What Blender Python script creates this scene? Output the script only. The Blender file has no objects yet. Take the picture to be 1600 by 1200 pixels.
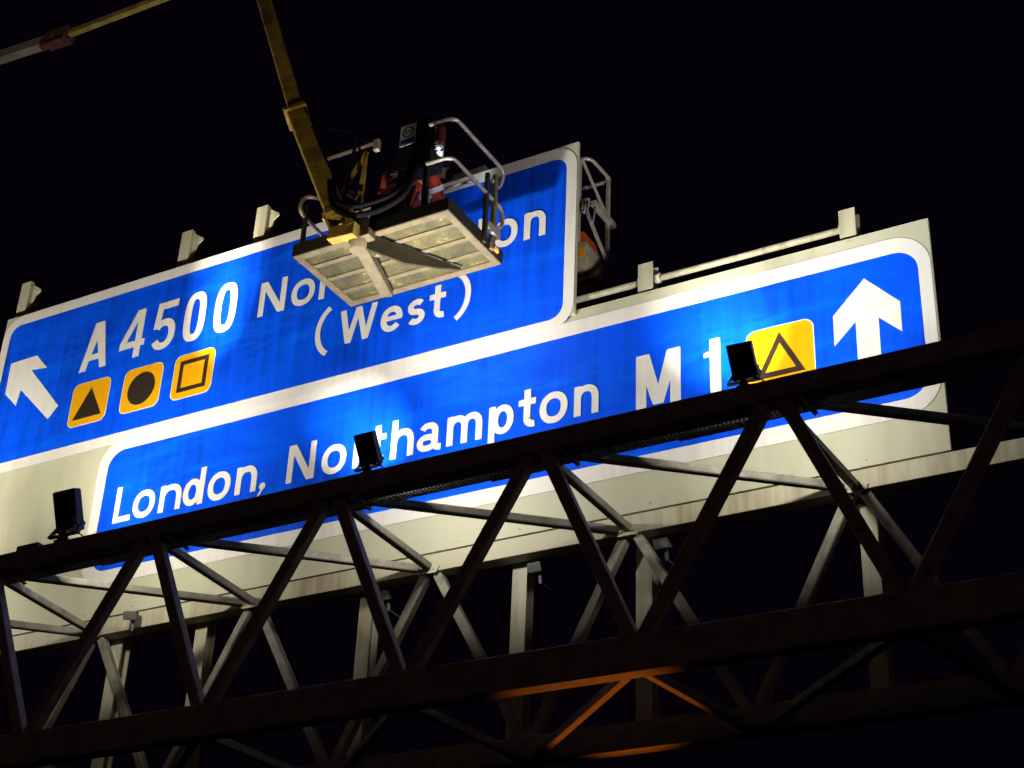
import bpy, bmesh, math, random
from mathutils.geometry import tessellate_polygon
from mathutils import Vector, Matrix, Quaternion

random.seed(4)
SC = bpy.context.scene
COL = SC.collection
rad = math.radians
V = Vector

# ------------------------------------------------------------------ camera
cam = bpy.data.cameras.new("camera")
cam.sensor_width = 36.0
cam.lens = 58.27
cam.clip_start = 0.1
cam.clip_end = 3000
cam_o = bpy.data.objects.new("camera", cam)
COL.objects.link(cam_o)
RX = (0.8701481, 0.4911577, 0.0400795)       # right
RY = (0.2128173, -0.4478951, 0.8683886)      # up
RZ = (0.4444672, -0.7470971, -0.4942619)     # back
cam_o.matrix_world = Matrix(((RX[0], RY[0], RZ[0], 0), (RX[1], RY[1], RZ[1], 0),
                             (RX[2], RY[2], RZ[2], 1.6), (0, 0, 0, 1)))
SC.camera = cam_o

# ------------------------------------------------------------------ night sky, exposure
w = bpy.data.worlds.new("World")
SC.world = w
w.use_nodes = True
bg = w.node_tree.nodes["Background"]
_wn = w.node_tree.nodes
_wl = w.node_tree.links.new
_g = _wn.new("ShaderNodeTexCoord")
_sx = _wn.new("ShaderNodeSeparateXYZ")
_wl(_g.outputs["Generated"], _sx.inputs[0])
_cr = _wn.new("ShaderNodeValToRGB")          # unseen glow added along the horizon to brighten the near truss, almost black above
_e = _cr.color_ramp.elements
_e[0].position, _e[0].color = 0.02, (0.13, 0.072, 0.062, 1)
_e[1].position, _e[1].color = 0.22, (0.0013, 0.00035, 0.0022, 1)
_wl(_sx.outputs["Z"], _cr.inputs["Fac"])
_wl(_cr.outputs["Color"], bg.inputs[0])
bg.inputs[1].default_value = 1.0
SC.view_settings.view_transform = 'Standard'
SC.view_settings.look = 'None'
SC.view_settings.exposure = 0.0
SC.view_settings.gamma = 1.0
SC.cycles.use_denoising = True
SC.cycles.max_bounces = 6
SC.cycles.sample_clamp_indirect = 4.0

LAMP_MID_W = 30.0      # middle beam of one floodlight
LAMP_W = 46.0          # broad beam of one floodlight
LAMP_UP_W = 78.0      # narrow upward beam of one floodlight


# ------------------------------------------------------------------ materials
def mat(name, color, rough=0.5, metal=0.0, var=0.0, scale=6.0, bump=0.0, spec=0.5, var2=None):
    m = bpy.data.materials.new(name)
    m.use_nodes = True
    nt = m.node_tree
    b = nt.nodes["Principled BSDF"]
    b.inputs["Roughness"].default_value = rough
    b.inputs["Metallic"].default_value = metal
    b.inputs["Specular IOR Level"].default_value = spec
    b.inputs["Base Color"].default_value = (*color, 1)
    if var or var2:
        tc = nt.nodes.new("ShaderNodeTexCoord")
        n = nt.nodes.new("ShaderNodeTexNoise")
        n.inputs["Scale"].default_value = scale
        n.inputs["Detail"].default_value = 8
        n.inputs["Roughness"].default_value = 0.65
        nt.links.new(tc.outputs["Object"], n.inputs["Vector"])
        r = nt.nodes.new("ShaderNodeValToRGB")
        c2 = var2 or tuple(max(0, c * (1 - var)) for c in color)
        r.color_ramp.elements[0].position = 0.36
        r.color_ramp.elements[0].color = (*c2, 1)
        r.color_ramp.elements[1].position = 0.62
        r.color_ramp.elements[1].color = (*color, 1)
        nt.links.new(n.outputs["Fac"], r.inputs["Fac"])
        nt.links.new(r.outputs["Color"], b.inputs["Base Color"])
        if bump:
            bp = nt.nodes.new("ShaderNodeBump")
            bp.inputs["Strength"].default_value = bump
            bp.inputs["Distance"].default_value = 0.01
            nt.links.new(n.outputs["Fac"], bp.inputs["Height"])
            nt.links.new(bp.outputs["Normal"], b.inputs["Normal"])
    return m


def emis(name, color, strength):
    m = bpy.data.materials.new(name)
    m.use_nodes = True
    b = m.node_tree.nodes["Principled BSDF"]
    b.inputs["Base Color"].default_value = (*color, 1)
    b.inputs["Emission Color"].default_value = (*color, 1)
    b.inputs["Emission Strength"].default_value = strength
    return m


def dirty(name, color, dirt, amount, streak=(9.0, 9.0, 0.5), rough=0.4, seam=0.0, spec=0.5, pos=(0.45, 0.72), pale=None):
    """A painted or filmed sheet with rain streaks and blotches of dirt that stay where they are."""
    m = bpy.data.materials.new(name)
    m.use_nodes = True
    nt = m.node_tree
    L = nt.links.new
    b = nt.nodes["Principled BSDF"]
    b.inputs["Roughness"].default_value = rough
    b.inputs["Specular IOR Level"].default_value = spec
    tc = nt.nodes.new("ShaderNodeTexCoord")
    mp = nt.nodes.new("ShaderNodeMapping")
    mp.inputs["Scale"].default_value = streak
    L(tc.outputs["Object"], mp.inputs["Vector"])
    n1 = nt.nodes.new("ShaderNodeTexNoise")
    n1.inputs["Scale"].default_value = 1.6
    n1.inputs["Detail"].default_value = 7
    L(mp.outputs["Vector"], n1.inputs["Vector"])
    n2 = nt.nodes.new("ShaderNodeTexNoise")
    n2.inputs["Scale"].default_value = 0.75
    n2.inputs["Detail"].default_value = 5
    L(tc.outputs["Object"], n2.inputs["Vector"])
    mu = nt.nodes.new("ShaderNodeMath")
    mu.operation = 'MULTIPLY'
    L(n1.outputs["Fac"], mu.inputs[0])
    L(n2.outputs["Fac"], mu.inputs[1])
    mr = nt.nodes.new("ShaderNodeMapRange")
    mr.inputs["From Min"].default_value = pos[0] * pos[0]
    mr.inputs["From Max"].default_value = pos[1] * pos[1]
    mr.inputs["To Max"].default_value = amount
    L(mu.outputs[0], mr.inputs["Value"])
    mx = nt.nodes.new("ShaderNodeMix")
    mx.data_type = 'RGBA'
    mx.inputs["A"].default_value = (*color, 1)
    mx.inputs["B"].default_value = (*dirt, 1)
    L(mr.outputs["Result"], mx.inputs["Factor"])
    out = mx.outputs["Result"]
    if pale:                                   # faded and scuffed patches, drawn out along the sheet
        mp3 = nt.nodes.new("ShaderNodeMapping")
        mp3.inputs["Scale"].default_value = (0.55, 1.0, 2.6)
        mp3.inputs["Rotation"].default_value = (0, rad(7), 0)
        L(tc.outputs["Object"], mp3.inputs["Vector"])
        n3 = nt.nodes.new("ShaderNodeTexNoise")
        n3.inputs["Scale"].default_value = 1.5
        n3.inputs["Detail"].default_value = 10
        n3.inputs["Roughness"].default_value = 0.72
        n3.inputs["Distortion"].default_value = 0.6
        L(mp3.outputs["Vector"], n3.inputs["Vector"])
        mr3 = nt.nodes.new("ShaderNodeMapRange")
        mr3.inputs["From Min"].default_value = 0.50
        mr3.inputs["From Max"].default_value = 0.72
        mr3.inputs["To Max"].default_value = 0.6
        L(n3.outputs["Fac"], mr3.inputs["Value"])
        m3 = nt.nodes.new("ShaderNodeMix")
        m3.data_type = 'RGBA'
        m3.inputs["B"].default_value = (*pale, 1)
        L(out, m3.inputs["A"])
        L(mr3.outputs["Result"], m3.inputs["Factor"])
        out = m3.outputs["Result"]
        rr = nt.nodes.new("ShaderNodeMapRange")
        rr.inputs["To Min"].default_value = rough + 0.15
        rr.inputs["To Max"].default_value = rough - 0.08
        L(n3.outputs["Fac"], rr.inputs["Value"])
        L(rr.outputs["Result"], b.inputs["Roughness"])
    if seam:
        sx = nt.nodes.new("ShaderNodeSeparateXYZ")
        L(tc.outputs["Object"], sx.inputs[0])
        fr = nt.nodes.new("ShaderNodeMath")
        fr.operation = 'PINGPONG'
        fr.inputs[1].default_value = seam
        L(sx.outputs["Z"], fr.inputs[0])
        lt = nt.nodes.new("ShaderNodeMath")
        lt.operation = 'LESS_THAN'
        lt.inputs[1].default_value = 0.004
        L(fr.outputs[0], lt.inputs[0])
        ml = nt.nodes.new("ShaderNodeMath")
        ml.operation = 'MULTIPLY'
        ml.inputs[1].default_value = 0.45
        L(lt.outputs[0], ml.inputs[0])
        m2 = nt.nodes.new("ShaderNodeMix")
        m2.data_type = 'RGBA'
        m2.inputs["B"].default_value = (*dirt, 1)
        L(out, m2.inputs["A"])
        L(ml.outputs[0], m2.inputs["Factor"])
        out = m2.outputs["Result"]
    L(out, b.inputs["Base Color"])
    return m


M_BLUE = dirty("blue_film", (0.001, 0.068, 0.76), (0.001, 0.028, 0.33), 0.85, rough=0.36, seam=0.6, spec=0.22, pos=(0.44, 0.66), pale=(0.002, 0.15, 0.95))
M_WHITE = dirty("white_film", (0.64, 0.62, 0.575), (0.45, 0.42, 0.38), 0.7, rough=0.35)
M_YELLOW = dirty("yellow_film", (0.68, 0.32, 0.003), (0.50, 0.22, 0.005), 0.6, rough=0.35)
M_BLACK = mat("black_film", (0.022, 0.013, 0.008), 0.5)
M_BACK = dirty("cream_backing_sheet", (0.42, 0.415, 0.30), (0.28, 0.27, 0.18), 0.7, streak=(3, 3, 0.6), rough=0.5, spec=0.3)
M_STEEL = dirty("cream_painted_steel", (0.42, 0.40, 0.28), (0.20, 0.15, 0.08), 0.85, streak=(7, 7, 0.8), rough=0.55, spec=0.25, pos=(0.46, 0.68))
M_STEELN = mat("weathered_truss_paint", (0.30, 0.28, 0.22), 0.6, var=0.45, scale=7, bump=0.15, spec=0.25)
M_GALV = mat("galvanised_steel", (0.36, 0.37, 0.38), 0.45, 0.6, var=0.3, scale=18)
M_SMALL = mat("dull_grey_casting", (0.10, 0.10, 0.09), 0.6, var=0.4, scale=20)
M_LAMP = mat("black_lamp_casting", (0.012, 0.011, 0.012), 0.5)
M_CABLE = mat("black_cable", (0.006, 0.006, 0.006), 0.9, spec=0.1)
M_LENS = emis("lamp_glass", (1.0, 0.97, 0.9), 6.0)
M_BOOM = mat("yellow_boom_paint", (0.42, 0.29, 0.045), 0.55, var=0.5, scale=6, bump=0.15, var2=(0.17, 0.12, 0.03))
M_FLOORF = mat("beige_floor_frame", (0.17, 0.135, 0.07), 0.55, var=0.35, scale=9, bump=0.1)
M_OLIVE = mat("olive_arm_paint", (0.036, 0.029, 0.009), 0.65, var=0.5, scale=9)
M_RAIL = mat("worn_rail_tube", (0.45, 0.40, 0.33), 0.4, 0.3, var=0.3, scale=12)
M_DARK = mat("dark_equipment", (0.007, 0.006, 0.008), 0.8, var=0.3, scale=8)
M_TUB = mat("cream_bucket_shell", (0.34, 0.29, 0.20), 0.5, var=0.3, scale=6)
M_RUST = mat("rusty_collar", (0.075, 0.022, 0.017), 0.8, var=0.5, scale=14)
M_PALE = mat("pale_boom_paint", (0.25, 0.215, 0.165), 0.5, var=0.4, scale=4)
M_OCHRE = mat("ochre_boom_paint", (0.27, 0.19, 0.05), 0.5, var=0.4, scale=4)
M_SKIN = mat("skin", (0.42, 0.24, 0.17), 0.55)
M_ORANGE = mat("orange_workwear", (0.62, 0.055, 0.01), 0.75, var=0.6, scale=20, bump=0.2)
M_NAVY = mat("dark_workwear", (0.012, 0.014, 0.03), 0.8, var=0.3, scale=20)
M_TAPE = mat("silver_reflective_tape", (0.78, 0.86, 0.92), 0.3)
M_REDHAT = mat("red_helmet", (0.075, 0.008, 0.012), 0.5)
M_BLUEHAT = mat("dark_blue_helmet", (0.012, 0.018, 0.07), 0.35)
M_BOOT = mat("boot_leather", (0.03, 0.02, 0.014), 0.6)
M_AMBER = emis("amber_marker", (1.0, 0.33, 0.03), 1.3)
M_PLATEW = mat("white_plate", (0.42, 0.44, 0.46), 0.4)
M_PLATEB = mat("blue_plate_print", (0.02, 0.035, 0.22), 0.4)
M_ASPHALT = mat("asphalt", (0.045, 0.045, 0.047), 0.85, var=0.4, scale=30, bump=0.3)
M_PAINT = mat("road_paint", (0.7, 0.7, 0.66), 0.6, var=0.2, scale=10)
M_GRASS = mat("verge_grass", (0.03, 0.055, 0.015), 0.9, var=0.5, scale=5)
M_RUBBER = mat("tyre_rubber", (0.02, 0.02, 0.02), 0.8)

# mesh floor of the basket: olive expanded metal, glints of light painted in as flecks
M_MESH = bpy.data.materials.new("expanded_metal")
M_MESH.use_nodes = True
_nt = M_MESH.node_tree
_b = _nt.nodes["Principled BSDF"]
_tc = _nt.nodes.new("ShaderNodeTexCoord")
_mp = _nt.nodes.new("ShaderNodeMapping")
_mp.inputs["Rotation"].default_value = (0, 0, rad(45))
_v = _nt.nodes.new("ShaderNodeTexVoronoi")
_v.inputs["Scale"].default_value = 46
_v.inputs["Randomness"].default_value = 0.15
_nt.links.new(_tc.outputs["Object"], _mp.inputs["Vector"])
_nt.links.new(_mp.outputs["Vector"], _v.inputs["Vector"])
_r = _nt.nodes.new("ShaderNodeValToRGB")
_r.color_ramp.elements[0].position = 0.18
_r.color_ramp.elements[0].color = (0.028, 0.025, 0.010, 1)
_r.color_ramp.elements[1].position = 0.42
_r.color_ramp.elements[1].color = (0.11, 0.097, 0.038, 1)
_nt.links.new(_v.outputs["Distance"], _r.inputs["Fac"])
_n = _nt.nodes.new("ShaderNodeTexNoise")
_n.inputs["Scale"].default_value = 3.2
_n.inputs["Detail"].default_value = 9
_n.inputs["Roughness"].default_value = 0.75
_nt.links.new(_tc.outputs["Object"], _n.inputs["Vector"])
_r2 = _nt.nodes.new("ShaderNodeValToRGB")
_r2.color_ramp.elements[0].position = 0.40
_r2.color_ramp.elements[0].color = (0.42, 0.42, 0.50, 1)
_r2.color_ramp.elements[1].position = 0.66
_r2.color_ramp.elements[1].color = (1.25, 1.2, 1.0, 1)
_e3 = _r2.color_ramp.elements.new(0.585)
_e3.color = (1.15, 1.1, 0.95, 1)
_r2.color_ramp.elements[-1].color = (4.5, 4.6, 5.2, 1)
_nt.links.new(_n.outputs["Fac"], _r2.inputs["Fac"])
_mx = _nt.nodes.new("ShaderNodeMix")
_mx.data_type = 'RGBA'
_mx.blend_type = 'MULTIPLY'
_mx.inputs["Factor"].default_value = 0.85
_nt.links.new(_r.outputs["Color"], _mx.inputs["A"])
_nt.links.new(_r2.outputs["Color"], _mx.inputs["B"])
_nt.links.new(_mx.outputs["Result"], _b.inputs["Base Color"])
_b.inputs["Roughness"].default_value = 0.55
_bp = _nt.nodes.new("ShaderNodeBump")
_bp.inputs["Strength"].default_value = 0.5
_bp.inputs["Distance"].default_value = 0.01
_nt.links.new(_v.outputs["Distance"], _bp.inputs["Height"])
_nt.links.new(_bp.outputs["Normal"], _b.inputs["Normal"])


# ------------------------------------------------------------------ object helpers
def empty(name, label, cat, loc=(0, 0, 0), rot=(0, 0, 0), group=None):
    o = bpy.data.objects.new(name, None)
    o.empty_display_size = 0.2
    COL.objects.link(o)
    o.location = loc
    o.rotation_euler = rot
    o["label"] = label
    o["category"] = cat
    if group:
        o["group"] = group
    return o


def tag(o, label, cat, group=None):
    o["label"] = label
    o["category"] = cat
    if group:
        o["group"] = group
    return o


class MB:
    """Collects shapes in one bmesh; build() links them as one object."""
    def __init__(self):
        self.bm = bmesh.new()

    def face(self, pts):
        vs = [self.bm.verts.new(p) for p in pts]
        try:
            return self.bm.faces.new(vs)
        except ValueError:
            return None

    def box(self, x0, x1, y0, y1, z0, z1, M=None, bev=0.0):
        c = V(((x0 + x1) / 2, (y0 + y1) / 2, (z0 + z1) / 2))
        T = Matrix.Translation(c) @ Matrix.Diagonal((x1 - x0, y1 - y0, z1 - z0, 1))
        r = bmesh.ops.create_cube(self.bm, size=1.0, matrix=T)
        vs = r["verts"]
        if bev:
            es = list({e for v in vs for e in v.link_edges})
            rb = bmesh.ops.bevel(self.bm, geom=es, offset=bev, segments=2, affect='EDGES', profile=0.6)
            vs = list({v for f in rb["faces"] for v in f.verts} | {v for v in vs if v.is_valid})
        if M is not None:
            bmesh.ops.transform(self.bm, matrix=M, verts=vs)
        return self

    def bar(self, p0, p1, wid, hgt, up=(0, 0, 1), ch=0.006, w1=None, h1=None):
        """Rectangular section with eased corners from p0 to p1; wid is across, hgt along up."""
        p0, p1 = V(p0), V(p1)
        d = (p1 - p0).normalized()
        s = d.cross(V(up))
        if s.length < 1e-4:
            s = d.cross(V((0, 1, 0)))
        s.normalize()
        u = s.cross(d).normalized()
        w1 = wid if w1 is None else w1
        h1 = hgt if h1 is None else h1
        rings = []
        for p, a, b in ((p0, wid / 2, hgt / 2), (p1, w1 / 2, h1 / 2)):
            c = min(ch, a * 0.4, b * 0.4)
            prof = [(-a + c, -b), (a - c, -b), (a, -b + c), (a, b - c), (a - c, b), (-a + c, b), (-a, b - c), (-a, -b + c)]
            rings.append([self.bm.verts.new(p + s * x + u * y) for x, y in prof])
        n = 8
        for i in range(n):
            j = (i + 1) % n
            self.bm.faces.new((rings[0][i], rings[0][j], rings[1][j], rings[1][i]))
        self.bm.faces.new(rings[0][::-1])
        self.bm.faces.new(rings[1])
        return self

    def tube(self, pts, r, n=10, bend=0.0, r1=None):
        pts = [V(p) for p in pts]
        if bend:
            q = [pts[0]]
            for i in range(1, len(pts) - 1):
                a, b, c = pts[i - 1], pts[i], pts[i + 1]
                k0 = min(bend, (a - b).length * 0.45)
                k1 = min(bend, (c - b).length * 0.45)
                s, e = b + (a - b).normalized() * k0, b + (c - b).normalized() * k1
                for t in range(7):
                    t /= 6
                    q.append(s * (1 - t) ** 2 + b * 2 * t * (1 - t) + e * t * t)
            q.append(pts[-1])
            pts = q
        prev = None
        nrm = None
        rings = []
        for i, p in enumerate(pts):
            d = (pts[min(i + 1, len(pts) - 1)] - pts[max(i - 1, 0)]).normalized()
            if nrm is None:
                nrm = d.orthogonal().normalized()
            else:
                nrm = (nrm - d * nrm.dot(d)).normalized()
            bi = d.cross(nrm)
            rr = r if r1 is None else r + (r1 - r) * i / (len(pts) - 1)
            rings.append([self.bm.verts.new(p + (nrm * math.cos(2 * math.pi * k / n) + bi * math.sin(2 * math.pi * k / n)) * rr) for k in range(n)])
        for a, b in zip(rings, rings[1:]):
            for k in range(n):
                f = self.bm.faces.new((a[k], a[(k + 1) % n], b[(k + 1) % n], b[k]))
                f.smooth = True
        self.bm.faces.new(rings[0][::-1])
        self.bm.faces.new(rings[-1])
        return self

    def prism(self, poly, axis, a, b):
        """Extrudes a polygon given in the two other axes between a and b of the axis."""
        def P(u, v, t):
            return {'x': (t, u, v), 'y': (u, t, v), 'z': (u, v, t)}[axis]
        lo = [self.bm.verts.new(P(u, v, a)) for u, v in poly]
        hi = [self.bm.verts.new(P(u, v, b)) for u, v in poly]
        n = len(poly)
        self.bm.faces.new(lo)
        self.bm.faces.new(hi[::-1])
        for i in range(n):
            self.bm.faces.new((lo[i], hi[i], hi[(i + 1) % n], lo[(i + 1) % n]))
        return self

    def sphere(self, c, rx, ry, rz, seg=20, rings=12, M=None):
        T = Matrix.Translation(c) @ Matrix.Diagonal((rx, ry, rz, 1))
        if M is not None:
            T = M @ T
        r = bmesh.ops.create_uvsphere(self.bm, u_segments=seg, v_segments=rings, radius=1.0, matrix=T)
        for v in r["verts"]:
            for f in v.link_faces:
                f.smooth = True
        return self

    def build(self, name, m, parent=None, mats=None):
        bmesh.ops.recalc_face_normals(self.bm, faces=self.bm.faces[:])
        me = bpy.data.meshes.new(name)
        self.bm.to_mesh(me)
        self.bm.free()
        for x in (mats or [m]):
            me.materials.append(x)
        o = bpy.data.objects.new(name, me)
        COL.objects.link(o)
        if parent is not None:
            o.parent = parent
        return o


def copy_tree(o, parent=None):
    c = o.copy()
    COL.objects.link(c)
    if parent is not None:
        c.parent = parent
    for ch in list(o.children):
        copy_tree(ch, c)
    return c


# ------------------------------------------------------------------ ground and road (below the frame)
def sheet(name, x0, x1, y0, y1, z, m):
    b = MB()
    b.face([(x0, y0, z), (x1, y0, z), (x1, y1, z), (x0, y1, z)])
    o = b.build(name, m)
    o["kind"] = "structure"
    return o


sheet("ground", -1500, 1500, -1500, 1500, -0.008, M_GRASS)
sheet("road", -21, 3.2, -400, 400, 0.0, M_ASPHALT)
rb = MB()
for k in range(-12, 14):
    for x in (-6.4, -10.1, -13.8):
        rb.face([(x, k * 9, 0.004), (x + 0.12, k * 9, 0.004), (x + 0.12, k * 9 + 2, 0.004), (x, k * 9 + 2, 0.004)])
for x in (-17.6, -2.5):
    rb.face([(x, -300, 0.004), (x + 0.2, -300, 0.004), (x + 0.2, 300, 0.004), (x, 300, 0.004)])
rm = rb.build("road_marking", M_PAINT)
rm["kind"] = "structure"

# ------------------------------------------------------------------ the gantry
gantry = empty("sign_gantry", "box truss motorway gantry of cream painted steel spanning under the blue signs", "gantry", (-9, 10.5, 0))
G = V((-9, 10.5, 0))


def gpart(b, name, m):
    o = b.build(name, m)
    o.parent = gantry
    o.matrix_parent_inverse = Matrix.Translation(-G)
    return o


XL, XR = -24.5, 6.0
YN, YF = 9.75, 11.375          # centre planes of the near and far trusses
ZT0, ZT1 = 7.355, 7.525        # top chords
ZB0, ZB1 = 5.50, 5.77          # bottom chords
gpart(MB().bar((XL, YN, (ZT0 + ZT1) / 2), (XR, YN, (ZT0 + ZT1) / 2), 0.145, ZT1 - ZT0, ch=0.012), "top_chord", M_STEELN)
c = gpart(MB().bar((XL, YF, (ZT0 + ZT1) / 2 - 0.002), (XR, YF, (ZT0 + ZT1) / 2), 0.15, ZT1 - ZT0, ch=0.003), "top_chord", M_STEEL)
c["label"] = "rust streaked far chord lit by the floodlights"
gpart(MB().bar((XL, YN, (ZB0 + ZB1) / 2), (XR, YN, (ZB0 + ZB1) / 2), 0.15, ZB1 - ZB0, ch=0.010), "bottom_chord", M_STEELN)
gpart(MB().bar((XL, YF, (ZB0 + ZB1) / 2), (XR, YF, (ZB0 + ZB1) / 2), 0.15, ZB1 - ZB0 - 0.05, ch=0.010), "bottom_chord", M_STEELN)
TN = lambda k: -9.345 + 1.905 * k       # nodes
BN = lambda k: -8.50 + 1.905 * k
TF = lambda k: -9.45 + 1.955 * k
BF = lambda k: -8.42 + 1.955 * k
WEB = 0.098


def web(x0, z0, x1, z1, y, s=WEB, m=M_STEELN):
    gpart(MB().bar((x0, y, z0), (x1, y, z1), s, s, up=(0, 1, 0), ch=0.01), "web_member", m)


for k in range(-6, 7):
    web(TN(k) + 0.07, ZT0 - 0.001, BN(k) - 0.05, ZB1 + 0.001, YN)
    web(TN(k) - 0.07, ZT0 - 0.001, BN(k - 1) + 0.05, ZB1 + 0.001, YN)
for k in range(-6, 7):
    web(TF(k) + 0.06, ZT0 - 0.001, BF(k) - 0.05, ZB1 - 0.024, YF, 0.085)
    web(TF(k) - 0.06, ZT0 - 0.001, BF(k - 1) + 0.05, ZB1 - 0.024, YF, 0.085)
y0, y1 = YN + 0.074, YF - 0.076
for k in range(-6, 7):
    # plan bracing of the top and bottom planes: struts straight across, then diagonals
    gpart(MB().bar((TN(k), y0, 7.405), (TF(k), y1, 7.405), 0.07, 0.07, ch=0.008), "plan_brace", M_STEELN)
    gpart(MB().bar((TN(k) + 0.10, y0, 7.402), (TF(k + 1) - 0.10, y1, 7.402), 0.07, 0.07, ch=0.008), "plan_brace", M_STEELN)
    gpart(MB().bar((BN(k), y0, 5.56), (BF(k), y1, 5.56), 0.07, 0.07, ch=0.008), "plan_brace", M_STEELN)
    gpart(MB().bar((BN(k) - 0.10, y0, 5.557), (BF(k - 1) + 0.10, y1, 5.557), 0.07, 0.07, ch=0.008), "plan_brace", M_STEELN)
    # gusset plates where the webs meet the far chord
    g = MB().prism([(TF(k) - 0.12, ZT0 + 0.035), (TF(k) + 0.12, ZT0 + 0.035), (TF(k) + 0.09, ZT0 - 0.02), (TF(k) - 0.09, ZT0 - 0.02)], 'y', YF - 0.089, YF - 0.078)
    for dx in (-0.06, 0.06):
        g.tube([(TF(k) + dx, YF - 0.10, ZT0 + 0.02), (TF(k) + dx, YF - 0.088, ZT0 + 0.02)], 0.013, 6)
    gpart(g, "gusset_plate", M_STEEL)
for x in (XL + 0.3, XR - 0.3):
    for y in (YN, YF):
        gpart(MB().bar((x, y, 0), (x, y, ZB0 - 0.001), 0.3, 0.3, up=(0, 1, 0), ch=0.02), "leg", M_STEELN)

# posts standing on the far chord behind the signs, and the lighter hangers below it
POSTS = [(-13.426, 12.086, 11.272), (-11.005, 12.076, 11.272), (-9.962, 12.081, 11.272), (-8.09, 11.2, 11.272), (-6.53, 11.2, 11.272), (-5.388, 10.018, 11.316), (-3.494, 10.015, 11.316)]


def i_section(x, y, z0, z1):
    b = MB()
    b.box(x - 0.072, x + 0.072, y, y + 0.012, z0, z1)
    b.box(x - 0.005, x + 0.005, y + 0.012, y + 0.115, z0, z1)
    b.box(x - 0.072, x + 0.072, y + 0.115, y + 0.127, z0, z1)
    return b


for i, (x, zt, y) in enumerate(POSTS):
    b = i_section(x, 11.316, ZT1 + 0.001, zt)
    if y < 11.3:
        b.box(x - 0.072, x + 0.072, y, 11.315, 9.70, zt)
    o = gpart(b, "sign_post", M_STEEL)
    y = 11.316
    if i < 3:
        e = x + 0.0725
        b = MB().prism([(e, zt - 0.03), (e + 0.135, zt - 0.125), (e + 0.135, zt - 0.15), (e + 0.07, zt - 0.19), (e, zt - 0.42)], 'y', y + 0.002, y + 0.012)
        b.tube([(e + 0.035, y - 0.003, zt - 0.12), (e + 0.035, y + 0.001, zt - 0.12)], 0.016, 8)
        p = b.build("head_plate", M_STEEL)
        p.parent = o
for x in (-13.70, -11.23, -10.165, -8.255, -6.66, -5.475, -3.55):
    gpart(i_section(x, 11.475, 5.62, ZT1 - 0.02), "hanger", M_STEEL)
for x0, x1 in ((-9.4, -5.461), (-5.315, -3.567)):
    b = MB().tube([(x0, 11.38, 9.86), (x1, 11.38, 9.86)], 0.030, 12)
    b.tube([(x1 - 0.012, 11.38, 9.86), (x1 - 0.001, 11.38, 9.86)], 0.055, 12)
    b.tube([(x0 + 0.001, 11.38, 9.86), (x0 + 0.05, 11.38, 9.86)], 0.048, 12)
    gpart(b, "tie_tube", M_STEEL)

# perforated cable tray running along the back of the near top chord
b = MB()
yt0, yt1, zt = 9.832, 9.955, 7.352
x = -20.0
while x < -3.25:
    b.face([(x, yt0, zt), (x + 0.016, yt0, zt), (x + 0.016, yt1, zt), (x, yt1, zt)])
    x += 0.016
    for (a, c2) in ((0, 0.02), (0.042, 0.052), (0.071, 0.081), (0.103, 0.123)):
        b.face([(x, yt0 + a, zt), (x + 0.018, yt0 + a, zt), (x + 0.018, yt0 + c2, zt), (x, yt0 + c2, zt)])
    x += 0.018
b.box(-20, -3.25, yt0 - 0.002, yt0, zt, zt + 0.05)
b.box(-20, 1.5, yt1, yt1 + 0.002, zt, zt + 0.275)  # tall rear side added out of sight to shade the lower truss
gpart(b, "cable_tray_and_shade", M_GALV)
for x in (-9.75, -7.5, -5.75, -4.15):
    b = MB().box(x - 0.30, x + 0.30, yt0 + 0.045, yt0 + 0.105, zt - 0.028, zt - 0.004, bev=0.004)
    for q in (-0.2, -0.05, 0.12, 0.23):
        b.tube([(x + q, yt0 + 0.075, zt - 0.042), (x + q, yt0 + 0.075, zt - 0.026)], 0.012, 6)
    gpart(b, "tray_splice", M_STEEL)
for k in range(-5, 4):
    b = MB().box(TN(k) + 0.20, TN(k) + 0.24, YN - 0.05, yt1 + 0.03, zt - 0.014, zt - 0.004)
    b.tube([(TN(k) + 0.22, yt1 + 0.015, zt - 0.03), (TN(k) + 0.22, yt1 + 0.015, zt + 0.06)], 0.008, 6)
    b.box(TN(k) + 0.04, TN(k) + 0.12, YN + 0.074, YN + 0.08, ZT0 - 0.10, ZT0 + 0.08)
    for q in (0.06, 0.10):
        b.tube([(TN(k) + q, YN + 0.08, ZT0 - 0.06), (TN(k) + q, YN + 0.10, ZT0 - 0.06)], 0.012, 6)
    gpart(b, "tray_bracket", M_GALV)
# junction box lying on the near chord
b = MB().box(-10.92, -10.66, YN - 0.05, YN + 0.06, ZT1 + 0.001, ZT1 + 0.055, bev=0.008)
gpart(b, "junction_box", M_LAMP)


# ------------------------------------------------------------------ the signs
YS = 11.27


def rrect(x0, x1, z0, z1, r, n=10):
    rs = r if isinstance(r, (list, tuple)) else (r, r, r, r)     # BL BR TR TL
    out = []
    for (cx, cz, a0, rr) in ((x0, z0, 180, rs[0]), (x1, z0, 270, rs[1]), (x1, z1, 0, rs[2]), (x0, z1, 90, rs[3])):
        ccx = cx + rr if cx == x0 else cx - rr
        ccz = cz + rr if cz == z0 else cz - rr
        for i in range(n + 1):
            a = rad(a0 + 90 * i / n)
            out.append((ccx + rr * math.cos(a), ccz + rr * math.sin(a)))
    return out


def ring(b, outer, inner, y):
    n = len(outer)
    vo = [b.bm.verts.new((p[0], y, p[1])) for p in outer]
    vi = [b.bm.verts.new((p[0], y, p[1])) for p in inner]
    for i in range(n):
        j = (i + 1) % n
        b.bm.faces.new((vo[i], vo[j], vi[j], vi[i]))


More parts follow.
